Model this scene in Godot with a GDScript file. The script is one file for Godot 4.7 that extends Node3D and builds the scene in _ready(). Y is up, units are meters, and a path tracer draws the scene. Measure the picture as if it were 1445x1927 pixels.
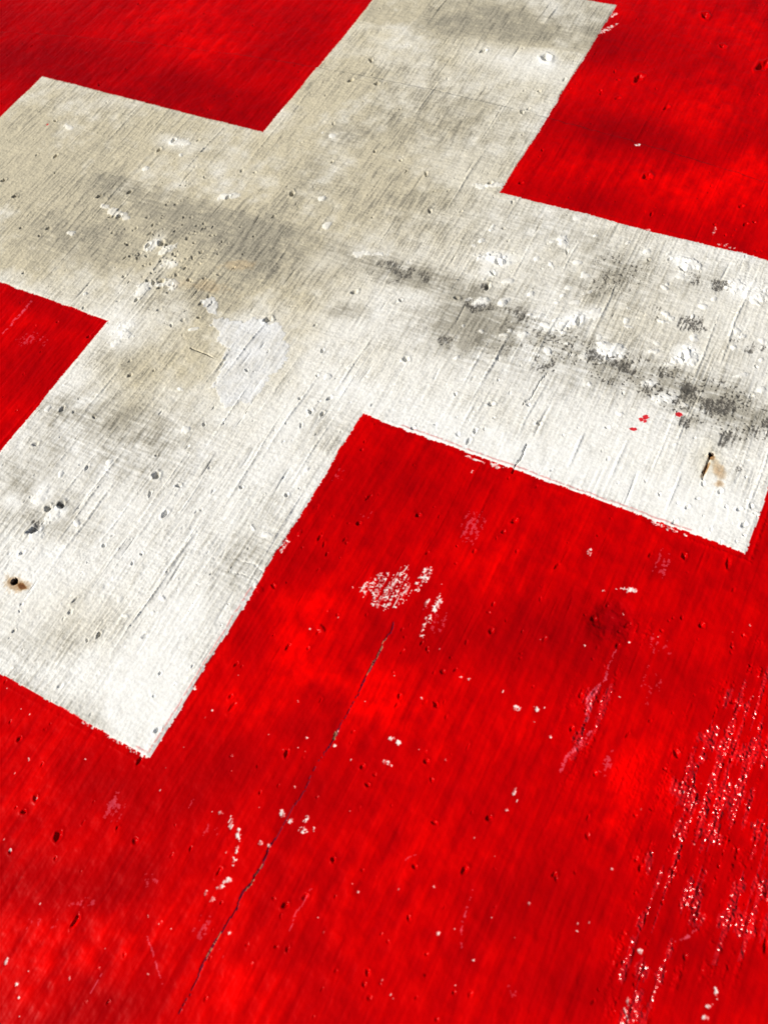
extends Node3D
# A weathered panel painted as a red square with a white cross, seen from close up in low sun.
# Panel axes: u runs along the right arm of the cross, v along its upper arm, both in half arm widths (UNIT metres); height h is along the panel's normal.

const UNIT := 0.15            # metres in one half arm width
const HALF := 5.34            # half side of the square panel, in units
const THICK := 0.30           # panel thickness in units
const N := 2048               # texels a side of the paint maps
const LOW := 512              # texels a side of the coarse stain and tone maps
const CELLS := 1792           # cells a side of the relief mesh
const BLOCK := 16             # cells a side of a block; blocks far from the photographed area are drawn coarsely
const BANDS := 32
# cross, as painted
const HALF_V := 1.032
const ARM_R := 3.284
const ARM_L := 3.294
const ARM_T := 3.383
const ARM_B := 3.319
# lens as measured from the photograph's cross (photo pixels)
const FOCAL := 1534.4
const PHOTO := Vector2(1445, 1927)
const CAM_RIGHT := Vector3(0.8811902, 0.4589113, -0.11359687)
const CAM_DOWN := Vector3(0.35663304, -0.8029969, -0.47750273)
const CAM_FORWARD := Vector3(-0.31034934, 0.38025833, -0.87125593)
const CAM_AT := Vector3(2.86851273, -3.34223323, 4.02937313)

var T := N / (2.0 * HALF)     # texels in a unit

# maps, all N x N
var m_tan: PackedFloat32Array
var m_grey: PackedFloat32Array
var m_dark: PackedFloat32Array
var m_clean: PackedFloat32Array
var m_deep: PackedFloat32Array
var m_rough: PackedFloat32Array
var n_grain: PackedFloat32Array
var n_fine: PackedFloat32Array
var n_streak: PackedFloat32Array
var n_weave: PackedFloat32Array
var n_blotch: PackedFloat32Array
var n_mid: PackedFloat32Array
var n_speck: PackedFloat32Array
var n_ridge: PackedFloat32Array
var n_brush: PackedFloat32Array
var n_wide: PackedFloat32Array
var n_dust: PackedFloat32Array
var relief: PackedFloat32Array    # pits, blobs, crack, chips
var mark: PackedByteArray         # 0 nothing, 2 pale patch, 3 white chips and painted glints, 4 crack, 5 rust hole, 6 paint blob, 7 red fleck, 8 pink scuffs and painted sheen, 9 bare wood in crack
var rust: PackedFloat32Array
var bands_albedo: Array = []
var bands_rough: Array = []
var bands_height: Array = []
var bands_kind: Array = []
var height: PackedFloat32Array
var kind: PackedByteArray
var far_block := PackedByteArray()
var rng := RandomNumberGenerator.new()


func to_world(u: float, v: float, h: float) -> Vector3:
	return Vector3(u, h, -v) * UNIT

func turned(p: Vector3) -> Vector3:
	return Vector3(p.x, p.z, -p.y)

# where the line of sight through a pixel of the photograph meets the panel
func on_panel(x: float, y: float) -> Vector2:
	var d := CAM_RIGHT * ((x - PHOTO.x / 2) / FOCAL) + CAM_DOWN * ((y - PHOTO.y / 2) / FOCAL) + CAM_FORWARD
	var k := -CAM_AT.z / d.z
	return Vector2(CAM_AT.x + d.x * k, CAM_AT.y + d.y * k)

func to_texel(p: Vector2) -> Vector2:
	return Vector2((p.x + HALF) * T, (HALF - p.y) * T)

func texel_of(x: float, y: float) -> Vector2:
	return to_texel(on_panel(x, y))

# texels in a photo pixel near that pixel
func scale_at(x: float, y: float) -> float:
	return (texel_of(x + 5, y) - texel_of(x - 5, y)).length() * 0.05 + (texel_of(x, y + 5) - texel_of(x, y - 5)).length() * 0.05


func _ready() -> void:
	rng.seed = 20240
	camera_and_light()
	noises()
	stains_and_tones()
	details()
	compose()
	build()


func camera_and_light() -> void:
	var cam := Camera3D.new()
	cam.name = "camera"
	add_child(cam)
	cam.transform = Transform3D(Basis(turned(CAM_RIGHT), turned(-CAM_DOWN), turned(-CAM_FORWARD)), turned(CAM_AT) * UNIT)
	var lens := CameraAttributesPhysical.new()
	lens.frustum_focal_length = 12.0 / (PHOTO.y / 2 / FOCAL)
	lens.frustum_focus_distance = 0.72
	lens.frustum_near = 0.02
	lens.frustum_far = 50.0
	lens.exposure_aperture = 5.6
	cam.attributes = lens
	cam.current = true

	var sky_look := ProceduralSkyMaterial.new()
	sky_look.sky_top_color = Color(0.24, 0.30, 0.40)
	sky_look.sky_horizon_color = Color(0.46, 0.48, 0.50)
	sky_look.sky_curve = 0.15
	sky_look.ground_bottom_color = Color(0.20, 0.18, 0.16)
	sky_look.ground_horizon_color = Color(0.40, 0.38, 0.36)
	sky_look.sun_angle_max = 1.0
	var sky := Sky.new()
	sky.sky_material = sky_look
	var env := Environment.new()
	env.background_mode = Environment.BG_SKY
	env.sky = sky
	env.tonemap_mode = Environment.TONE_MAPPER_LINEAR
	env.tonemap_exposure = 1.24
	env.sdfgi_enabled = true
	env.ssao_enabled = true
	env.ssil_enabled = true
	var around := WorldEnvironment.new()
	around.environment = env
	add_child(around)

	var sun := DirectionalLight3D.new()
	sun.name = "sun"
	sun.light_energy = 1.6
	sun.light_color = Color(1.0, 0.975, 0.93)
	sun.light_angular_distance = 0.5
	sun.shadow_enabled = true
	add_child(sun)
	var flat := Vector2(-0.74, -0.67).normalized()
	var rise := deg_to_rad(37.0)
	var towards := Vector3(flat.x * cos(rise), sin(rise), -flat.y * cos(rise))
	sun.look_at_from_position(towards * 5.0, Vector3.ZERO, Vector3.UP)


# ---------------------------------------------------------------- noise maps

func noise_map(seed_: int, freq: float, w: int, h: int, octaves: int = 1) -> PackedFloat32Array:
	var n := FastNoiseLite.new()
	n.noise_type = FastNoiseLite.TYPE_SIMPLEX_SMOOTH
	n.seed = seed_
	n.frequency = freq
	n.fractal_type = FastNoiseLite.FRACTAL_FBM if octaves > 1 else FastNoiseLite.FRACTAL_NONE
	n.fractal_octaves = octaves
	n.fractal_gain = 0.55
	var im := n.get_image(w, h)
	im.convert(Image.FORMAT_RF)
	if w != N or h != N:
		im.resize(N, N, Image.INTERPOLATE_CUBIC)
	return im.get_data().to_float32_array()

func one_noise(which: int) -> void:
	match which:
		0: n_grain = noise_map(11, 0.15, 2048, 60, 2)
		1: n_fine = noise_map(12, 0.26, 2048, 150, 2)
		2: n_streak = noise_map(13, 0.045, 2048, 80, 3)
		3: n_weave = noise_map(14, 0.16, 300, 2048, 2)
		4: n_blotch = noise_map(15, 0.012, 1024, 1024, 5)
		5: n_mid = noise_map(16, 0.030, 2048, 2048, 5)
		6: n_speck = noise_map(17, 0.17, 2048, 2048, 3)
		7: n_ridge = noise_map(18, 0.075, 2048, 1100, 2)
		8: n_brush = noise_map(19, 0.050, 2048, 200, 4)
		10: n_dust = noise_map(21, 0.34, 2048, 2048, 1)
		9: n_wide = noise_map(20, 0.018, 512, 512, 3)

func noises() -> void:
	var task := WorkerThreadPool.add_group_task(one_noise, 11)
	WorkerThreadPool.wait_for_group_task_completion(task)


# ---------------------------------------------------------------- stain and tone areas, soft-edged, given as [photo x, y, radius x, radius y, turn in degrees, amount]

func splat(spots: Array) -> PackedFloat32Array:
	var a := PackedFloat32Array()
	a.resize(LOW * LOW)
	var to_u := 2.0 * HALF / LOW
	for s in spots:
		var x: float = s[0]
		var y: float = s[1]
		var rx: float = s[2]
		var ry: float = s[3]
		var turn := deg_to_rad(s[4])
		var amount: float = s[5]
		var ct := cos(turn)
		var sn := sin(turn)
		var lo := Vector2(LOW, LOW)
		var hi := Vector2.ZERO
		for c in [[-1, -1], [1, -1], [1, 1], [-1, 1]]:
			var du: float = c[0] * rx * 1.7
			var dv: float = c[1] * ry * 1.7
			var q := texel_of(x + du * ct - dv * sn, y + du * sn + dv * ct) * (float(LOW) / N)
			lo = lo.min(q)
			hi = hi.max(q)
		for j in range(maxi(0, int(lo.y)), mini(LOW - 1, int(hi.y) + 1) + 1):
			var v := HALF - (j + 0.5) * to_u
			for i in range(maxi(0, int(lo.x)), mini(LOW - 1, int(hi.x) + 1) + 1):
				var u := (i + 0.5) * to_u - HALF
				var w := Vector3(u, v, 0) - CAM_AT
				var z := w.dot(CAM_FORWARD)
				var px := w.dot(CAM_RIGHT) / z * FOCAL + PHOTO.x / 2 - x
				var py := w.dot(CAM_DOWN) / z * FOCAL + PHOTO.y / 2 - y
				var p := (px * ct + py * sn) / rx
				var q2 := (-px * sn + py * ct) / ry
				var d := p * p + q2 * q2
				if d < 2.6:
					var k := 1.0 - d / 2.6
					a[j * LOW + i] += amount * k * k
	var im := Image.create_from_data(LOW, LOW, false, Image.FORMAT_RF, a.to_byte_array())
	im.resize(N, N, Image.INTERPOLATE_BILINEAR)
	return im.get_data().to_float32_array()

const TAN := [[300, 320, 620, 330, 12, 0.42], [900, 180, 420, 260, 12, 0.36], [1250, 560, 260, 130, 15, 0.15], [200, 350, 420, 200, 10, 0.55], [350, 470, 200, 120, 0, 0.55], [60, 260, 150, 90, 0, 0.45], [860, 30, 300, 40, 12, 0.75], [470, 500, 160, 70, 15, 0.65],  # the widest areas darken the upper left overall
	[385, 630, 40, 90, 25, 0.7], [330, 720, 170, 100, 0, 0.4], [700, 250, 250, 160, 0, 0.35], [820, 60, 220, 50, 12, 0.4], [1260, 600, 170, 70, 15, 0.3], [100, 1160, 120, 60, 0, 0.3], [560, 640, 40, 80, 25, 0.4],
	[250, 700, 60, 120, 30, 0.35], [620, 400, 200, 100, 0, 0.35], [20, 400, 90, 120, 0, 0.5], [640, 170, 70, 60, 0, 0.4], [1330, 880, 30, 45, 0, 0.4], [60, 500, 80, 40, 0, 0.4], [1000, 800, 300, 50, 20, 0.12]]
const GREY := [[540, 400, 70, 150, 38, 0.25], [440, 540, 45, 100, 32, 0.25], [780, 515, 90, 18, 14, 0.5], [300, 400, 340, 170, 12, 0.22], [850, 250, 300, 130, 12, 0.12], [950, 640, 200, 80, 15, 0.25], [1250, 640, 200, 110, 15, 0.22], [200, 900, 220, 90, 15, 0.22], [760, 200, 240, 110, 12, 0.14], [310, 385, 120, 42, 14, 0.65], [150, 455, 110, 45, 10, 0.6], [215, 345, 45, 22, 20, 0.7], [440, 440, 140, 60, 15, 0.55], [520, 480, 110, 50, 15, 0.5], [645, 252, 50, 22, 5, 0.55], [590, 330, 60, 40, 0, 0.35],
	[760, 30, 190, 28, 12, 0.65], [1040, 55, 130, 26, 10, 0.65], [900, 20, 100, 20, 10, 0.3], [640, 470, 45, 20, 20, 0.5], [640, 590, 30, 16, 0, 0.5], [770, 518, 105, 27, 14, 0.9], [655, 585, 34, 16, 5, 0.6],
	[905, 595, 75, 55, 0, 0.65], [860, 640, 60, 50, 0, 0.45], [960, 615, 130, 40, 15, 0.55], [1060, 440, 130, 40, 15, 0.5], [1160, 505, 50, 30, 0, 0.6], [1110, 540, 110, 40, 10, 0.45], [1190, 700, 150, 38, 18, 0.6], [1310, 745, 130, 36, 15, 0.65],
	[1330, 770, 80, 45, 0, 0.6], [1410, 800, 60, 45, 0, 0.6], [230, 820, 150, 50, 20, 0.5], [150, 770, 80, 40, 0, 0.45], [45, 900, 60, 40, 0, 0.5], [90, 970, 90, 45, 10, 0.55], [310, 790, 110, 40, 15, 0.4], [230, 660, 60, 40, 20, 0.4],
	[460, 1060, 60, 60, 0, 0.4], [70, 1210, 70, 40, 0, 0.5], [420, 1130, 40, 80, 30, 0.35], [1290, 525, 110, 40, 0, 0.4], [800, 620, 100, 40, 0, 0.3], [330, 560, 90, 40, 10, 0.4], [840, 230, 150, 60, 10, 0.3], [800, 400, 150, 60, 10, 0.32],
	[700, 470, 60, 30, 0, 0.3], [1000, 700, 140, 50, 15, 0.3], [100, 1330, 120, 30, 28, 0.55], [200, 1350, 70, 40, 28, 0.4], [620, 800, 50, 50, 0, 0.3], [500, 960, 50, 60, 30, 0.3], [60, 640, 60, 40, 0, 0.3], [420, 290, 90, 40, 10, 0.25], [1400, 700, 50, 40, 0, 0.3], [160, 860, 110, 30, 20, 0.4]]
const DARK := [[697, 512, 12, 9, 0, 0.6], [745, 502, 44, 14, 12, 0.75], [795, 520, 54, 12, 18, 0.65], [735, 530, 30, 10, 0, 0.5], [655, 587, 18, 9, 0, 0.45], [880, 572, 20, 13, 0, 0.75], [840, 640, 18, 14, 0, 0.8], [930, 580, 32, 14, 10, 0.65], [912, 540, 8, 8, 0, 0.9], [893, 582, 12, 8, 0, 0.9], [1007, 542, 14, 11, 0, 0.6],
	[1306, 523, 10, 12, 0, 0.6], [1350, 538, 26, 11, 5, 1.1], [1372, 537, 10, 7, 0, 1.0], [1232, 590, 18, 17, 0, 0.9], [1297, 606, 26, 18, 0, 1.1], [1318, 621, 14, 8, 0, 0.9], [1383, 634, 18, 13, 0, 0.9], [1410, 655, 16, 12, 0, 0.7], [1438, 652, 14, 12, 0, 1.0], [1117, 668, 16, 12, 0, 0.9], [1160, 685, 26, 10, 20, 0.7],
	[1185, 692, 18, 9, 0, 1.0], [1165, 715, 24, 16, 0, 0.6], [1212, 728, 12, 9, 0, 1.1], [1240, 700, 30, 14, 0, 0.7], [1256, 728, 12, 9, 0, 1.1], [1290, 728, 16, 12, 0, 1.2], [1303, 755, 34, 28, 0, 1.0], [1287, 796, 9, 12, -20, 1.6], [1345, 765, 40, 20, 0, 0.6], [1428, 815, 20, 12, 0, 1.1], [1442, 798, 12, 16, 0, 1.0],
	[63, 1000, 10, 14, 20, 0.7], [112, 952, 26, 10, -20, 0.6], [80, 982, 34, 14, 0, 0.7], [118, 768, 14, 9, 0, 0.5], [1314, 890, 16, 11, 0, 0.9], [1368, 770, 26, 14, 0, 0.5], [1390, 885, 14, 12, 0, 0.5], [960, 590, 30, 9, 0, 0.6], [1030, 690, 24, 12, 0, 0.5], [980, 600, 20, 9, 0, 0.5], [1160, 505, 24, 16, 0, 0.45], [1370, 830, 40, 20, 0, 0.45], [760, 608, 60, 12, 12, 0.35]]
const CLEAN := [[1285, 493, 26, 13, 15, 1.2], [1400, 545, 34, 18, 0, 1.2], [935, 488, 34, 13, 0, 0.9], [920, 512, 20, 9, 0, 0.8], [1080, 600, 56, 13, -18, 1.0], [1145, 664, 32, 14, 0, 1.2], [1291, 667, 26, 20, 0, 1.2], [1250, 750, 24, 12, 0, 1.0], [1225, 722, 14, 8, 0, 0.8], [905, 570, 14, 8, 0, 0.8],
	[270, 1330, 60, 90, 20, 1.2], [300, 1240, 60, 110, 25, 1.0], [980, 850, 330, 38, 20, 0.8], [1330, 955, 90, 60, 15, 1.0], [650, 740, 70, 40, 0, 0.5], [190, 1290, 120, 60, 0, 0.5], [540, 780, 60, 45, 0, 0.5], [250, 960, 70, 45, 0, 0.5], [420, 950, 90, 60, 0, 0.5], [230, 620, 50, 45, 40, 0.8], [150, 870, 60, 20, -50, 0.5],
	[80, 930, 20, 30, 20, 0.9], [30, 945, 24, 18, 0, 0.8], [110, 968, 22, 12, -40, 1.0], [70, 1000, 16, 9, -40, 1.0], [290, 460, 30, 12, -45, 0.5], [310, 500, 30, 14, -40, 0.5], [270, 545, 30, 12, -40, 0.6], [330, 270, 40, 14, 10, 0.6], [1030, 112, 18, 18, 0, 0.9], [960, 110, 110, 26, 12, 0.6], [880, 320, 50, 40, 0, 0.3], [700, 620, 130, 22, 10, 0.4], [600, 500, 50, 22, -20, 0.4],
	[690, 475, 30, 10, 0, 0.4], [1050, 760, 120, 40, 20, 0.4], [1160, 860, 160, 60, 20, 0.6], [60, 1110, 60, 100, 0, 0.5], [360, 1150, 70, 60, 0, 0.5], [520, 880, 50, 40, 0, 0.4], [810, 700, 110, 40, 10, 0.4], [1420, 690, 40, 50, 0, 0.4], [1320, 600, 100, 50, 0, 0.3]]
# redness: positive is thinner, brighter paint, negative is deeper; over the dent it paints in shade
const DEEP := [[190, 170, 260, 70, 12, -0.5], [60, 60, 160, 90, 0, -0.45], [300, 110, 420, 160, 8, -0.22], [1250, 230, 260, 240, 8, -0.18], [430, 200, 160, 60, 12, -0.4], [560, 60, 90, 60, 0, -0.3], [300, 40, 160, 50, 0, 0.25], [400, 100, 80, 40, 0, 0.3], [1110, 80, 160, 45, 8, -0.6], [1180, 250, 170, 40, 12, -0.45], [1330, 200, 60, 60, 0, 0.5], [1400, 60, 60, 40, 0, 0.2], [1290, 345, 120, 45, 12, 0.5], [1080, 300, 100, 40, 12, 0.2], [1420, 320, 60, 40, 0, 0.5], [1080, 370, 130, 25, 12, -0.35], [1250, 420, 130, 30, 12, -0.25],
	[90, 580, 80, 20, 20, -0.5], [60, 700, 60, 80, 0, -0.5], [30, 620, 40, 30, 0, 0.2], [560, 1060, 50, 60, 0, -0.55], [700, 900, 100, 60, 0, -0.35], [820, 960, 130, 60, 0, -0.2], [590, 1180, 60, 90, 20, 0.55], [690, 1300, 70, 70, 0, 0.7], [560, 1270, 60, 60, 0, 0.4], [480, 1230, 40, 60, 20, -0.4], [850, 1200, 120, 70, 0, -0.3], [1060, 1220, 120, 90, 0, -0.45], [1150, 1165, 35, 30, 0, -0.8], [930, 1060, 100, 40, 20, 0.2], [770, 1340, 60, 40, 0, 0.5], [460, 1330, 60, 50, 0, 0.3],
	[230, 1480, 140, 60, 10, -0.45], [420, 1430, 90, 50, 0, -0.4], [540, 1370, 50, 30, 0, -0.35], [160, 1660, 140, 60, 0, -0.4], [60, 1500, 60, 80, 0, 0.2], [110, 1800, 160, 80, 0, 0.6], [330, 1720, 120, 70, 0, 0.3], [420, 1860, 110, 60, 0, 0.35], [240, 1880, 100, 50, 0, -0.3], [620, 1700, 90, 90, 0, 0.25], [600, 1500, 80, 60, 0, -0.3], [900, 1500, 120, 70, 0, -0.2], [1000, 1700, 120, 70, 0, -0.4], [1200, 1450, 70, 90, 0, 0.3], [1130, 1530, 60, 80, 20, 0.4],
	[1110, 1860, 120, 50, 0, -0.5], [800, 1620, 80, 120, 30, 0.2], [1330, 1820, 90, 80, 0, -0.2], [1250, 1290, 90, 70, 0, -0.2], [1350, 1150, 90, 70, 0, -0.2], [740, 1820, 90, 80, 0, 0.15]]
# brushed-on, lumpy paint in the red
const LUMPY := [[1425, 1260, 26, 60, 0, 0.7], [1370, 1440, 60, 120, 15, 0.6], [1280, 1680, 70, 150, 20, 0.5], [1215, 1820, 50, 110, 15, 0.6], [1340, 1790, 60, 80, 0, 0.4], [1110, 1350, 26, 110, 25, 0.7], [1410, 1700, 50, 110, 15, 0.6], [1330, 1500, 40, 70, 15, 0.5], [1420, 1320, 30, 70, 0, 0.5], [1250, 1720, 30, 90, 15, 0.45], [1390, 1550, 90, 190, -8, 1.0], [1300, 1690, 70, 120, 15, 0.75], [1255, 1610, 60, 50, 0, 0.5], [1420, 1430, 40, 130, 0, 0.6], [1200, 1800, 60, 90, 0, 0.4], [1190, 1185, 34, 30, 0, 0.7], [1290, 1460, 60, 60, 0, 0.35], [1180, 1500, 120, 90, 0, 0.25], [1360, 1330, 70, 70, 0, 0.35], [1180, 1900, 40, 60, 0, 0.5], [1100, 1320, 40, 90, 25, 0.3]]

func one_stain_tone(which: int) -> void:
	match which:
		0: m_tan = splat(TAN)
		1: m_grey = splat(GREY)
		2: m_dark = splat(DARK)
		3: m_clean = splat(CLEAN)
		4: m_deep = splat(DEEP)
		5: m_rough = splat(LUMPY)

func stains_and_tones() -> void:
	var task := WorkerThreadPool.add_group_task(one_stain_tone, 6)
	WorkerThreadPool.wait_for_group_task_completion(task)


# ---------------------------------------------------------------- single marks at full detail

func pit(c: Vector2, r: float, depth: float, long: float = 1.0, lean: float = 0.0) -> void:
	# a small hole in the coat, elongated along the grain, with a slightly raised rim
	var reach := int(ceil(r * 2.2 * maxf(long, 1.0))) + 1
	var cl := cos(lean)
	var sl := sin(lean)
	var wob := rng.randf() * TAU
	var amp := rng.randf_range(0.1, 0.3)
	for j in range(maxi(0, int(c.y) - reach), mini(N - 1, int(c.y) + reach) + 1):
		for i in range(maxi(0, int(c.x) - reach), mini(N - 1, int(c.x) + reach) + 1):
			var dx := i + 0.5 - c.x
			var dy := j + 0.5 - c.y
			var a := dx * cl + dy * sl
			var b := (-dx * sl + dy * cl) / long
			var d := sqrt(a * a + b * b) / r
			if d < 2.2:
				var an := atan2(b, a)
				d *= 1.0 + amp * sin(an * 2.0 + wob) + amp * 0.5 * sin(an * 5.0 + wob * 2.0)
				var h := 0.0
				if d < 1.0:
					h = -depth * (1.0 - d * d * d)
				h += depth * 0.20 * exp(-(d - 1.35) * (d - 1.35) * 7.0)
				relief[j * N + i] += h

func blob(x: float, y: float, rx: float, ry: float, turn: float, high: float) -> void:
	# a thick clot of white paint
	var s := scale_at(x, y)
	var c := texel_of(x, y)
	var reach := int(maxf(rx, ry) * s * 1.5) + 2
	var dir := (texel_of(x + cos(deg_to_rad(turn)) * 4, y + sin(deg_to_rad(turn)) * 4) - c).normalized()
	for j in range(maxi(0, int(c.y) - reach), mini(N - 1, int(c.y) + reach) + 1):
		for i in range(maxi(0, int(c.x) - reach), mini(N - 1, int(c.x) + reach) + 1):
			var o := Vector2(i + 0.5 - c.x, j + 0.5 - c.y)
			var d := Vector2(o.dot(dir) / (rx * s), o.dot(Vector2(-dir.y, dir.x)) / (ry * s)).length()
			d += (n_mid[j * N + i] - 0.5) * 2.4 + (n_speck[j * N + i] - 0.5) * 0.7 + (n_grain[j * N + i] - 0.5) * 0.6
			if d < 1.0:
				relief[j * N + i] += high * sqrt(1.0 - maxf(d, 0.0)) * (1.0 + 0.5 * (n_ridge[j * N + i] - 0.5))
				mark[j * N + i] = 6

func polygon(points: Array, value: int, fray: float) -> void:
	# fills a photo outline, its edge frayed by noise
	var shape := PackedVector2Array()
	var lo := Vector2(N, N)
	var hi := Vector2.ZERO
	for p in points:
		var q := texel_of(p[0], p[1])
		shape.append(q)
		lo = lo.min(q)
		hi = hi.max(q)
	for j in range(int(lo.y) - 6, int(hi.y) + 7):
		for i in range(int(lo.x) - 6, int(hi.x) + 7):
			var k := j * N + i
			var q := Vector2(i + 0.5 + (n_mid[k] - 0.5) * fray + (n_speck[k] - 0.5) * fray * 0.5, j + 0.5 + (n_blotch[k] - 0.5) * fray + (n_brush[k] - 0.5) * fray)
			if Geometry2D.is_point_in_polygon(q, shape):
				mark[k] = value

func chip_glint(x: float, y: float, rx: float, ry: float, turn: float, open: float) -> void:
	# a white spot, for red worn off the white ground and for painted glints; open 1 is a clean spot, lower is a worn, broken one
	var s := scale_at(x, y)
	var c := texel_of(x, y)
	var reach := int(maxf(rx, ry) * s * 1.4) + 2
	var dir := (texel_of(x + cos(deg_to_rad(turn)) * 4, y + sin(deg_to_rad(turn)) * 4) - c).normalized()
	for j in range(maxi(0, int(c.y) - reach), mini(N - 1, int(c.y) + reach) + 1):
		for i in range(maxi(0, int(c.x) - reach), mini(N - 1, int(c.x) + reach) + 1):
			var k := j * N + i
			var o := Vector2(i + 0.5 - c.x, j + 0.5 - c.y)
			var d := Vector2(o.dot(dir) / (rx * s), o.dot(Vector2(-dir.y, dir.x)) / (ry * s)).length()
			d += (n_mid[k] - 0.5) * 1.6 + (n_speck[k] - 0.5) * 1.0 + (n_fine[k] - 0.5) * 0.6
			if d < 1.0 and n_dust[k] * 0.4 + n_speck[k] * 0.35 + n_fine[k] * 0.25 < 0.27 + open * 0.38 + (1.0 - d) * 0.08:
				mark[k] = 3

func stroke(points: Array, width: float, value: int, deep: float, gaps: float) -> void:
	# a line along photo points; gaps breaks it up
	for n in points.size() - 1:
		var a := texel_of(points[n][0], points[n][1])
		var b := texel_of(points[n + 1][0], points[n + 1][1])
		var wa: float = width * (points[n][2] if points[n].size() > 2 else 1.0) * scale_at(points[n][0], points[n][1])
		var wb: float = width * (points[n + 1][2] if points[n + 1].size() > 2 else 1.0) * scale_at(points[n][0], points[n][1])
		var reach := maxf(wa, wb) + 4.0
		var lo := a.min(b) - Vector2(reach, reach)
		var hi := a.max(b) + Vector2(reach, reach)
		for j in range(maxi(0, int(lo.y)), mini(N - 1, int(hi.y)) + 1):
			for i in range(maxi(0, int(lo.x)), mini(N - 1, int(hi.x)) + 1):
				var k := j * N + i
				var q := Vector2(i + 0.5 + (n_mid[k] - 0.5) * 5.0, j + 0.5)
				var t := clampf((q - a).dot(b - a) / (b - a).length_squared(), 0.0, 1.0)
				var d := q.distance_to(a.lerp(b, t)) / maxf(lerpf(wa, wb, t), 0.3)
				if d < 1.0 and n_speck[k] > gaps:
					if value > 0:
						mark[k] = value
					relief[k] = minf(relief[k], -deep * (1.0 - d * d))

func rust_spot(x: float, y: float, rx: float, ry: float, turn: float, amount: float) -> void:
	var s := scale_at(x, y)
	var c := texel_of(x, y)
	var reach := int(maxf(rx, ry) * s * 1.6) + 2
	var dir := (texel_of(x + cos(deg_to_rad(turn)) * 4, y + sin(deg_to_rad(turn)) * 4) - c).normalized()
	for j in range(maxi(0, int(c.y) - reach), mini(N - 1, int(c.y) + reach) + 1):
		for i in range(maxi(0, int(c.x) - reach), mini(N - 1, int(c.x) + reach) + 1):
			var o := Vector2(i + 0.5 - c.x, j + 0.5 - c.y)
			var d := Vector2(o.dot(dir) / (rx * s), o.dot(Vector2(-dir.y, dir.x)) / (ry * s)).length()
			d += (n_mid[j * N + i] - 0.5) * 1.4 + (n_speck[j * N + i] - 0.5) * 0.5
			if d < 1.0:
				rust[j * N + i] = maxf(rust[j * N + i], amount * clampf(2.0 * (1.0 - d), 0.0, 1.0))

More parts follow.
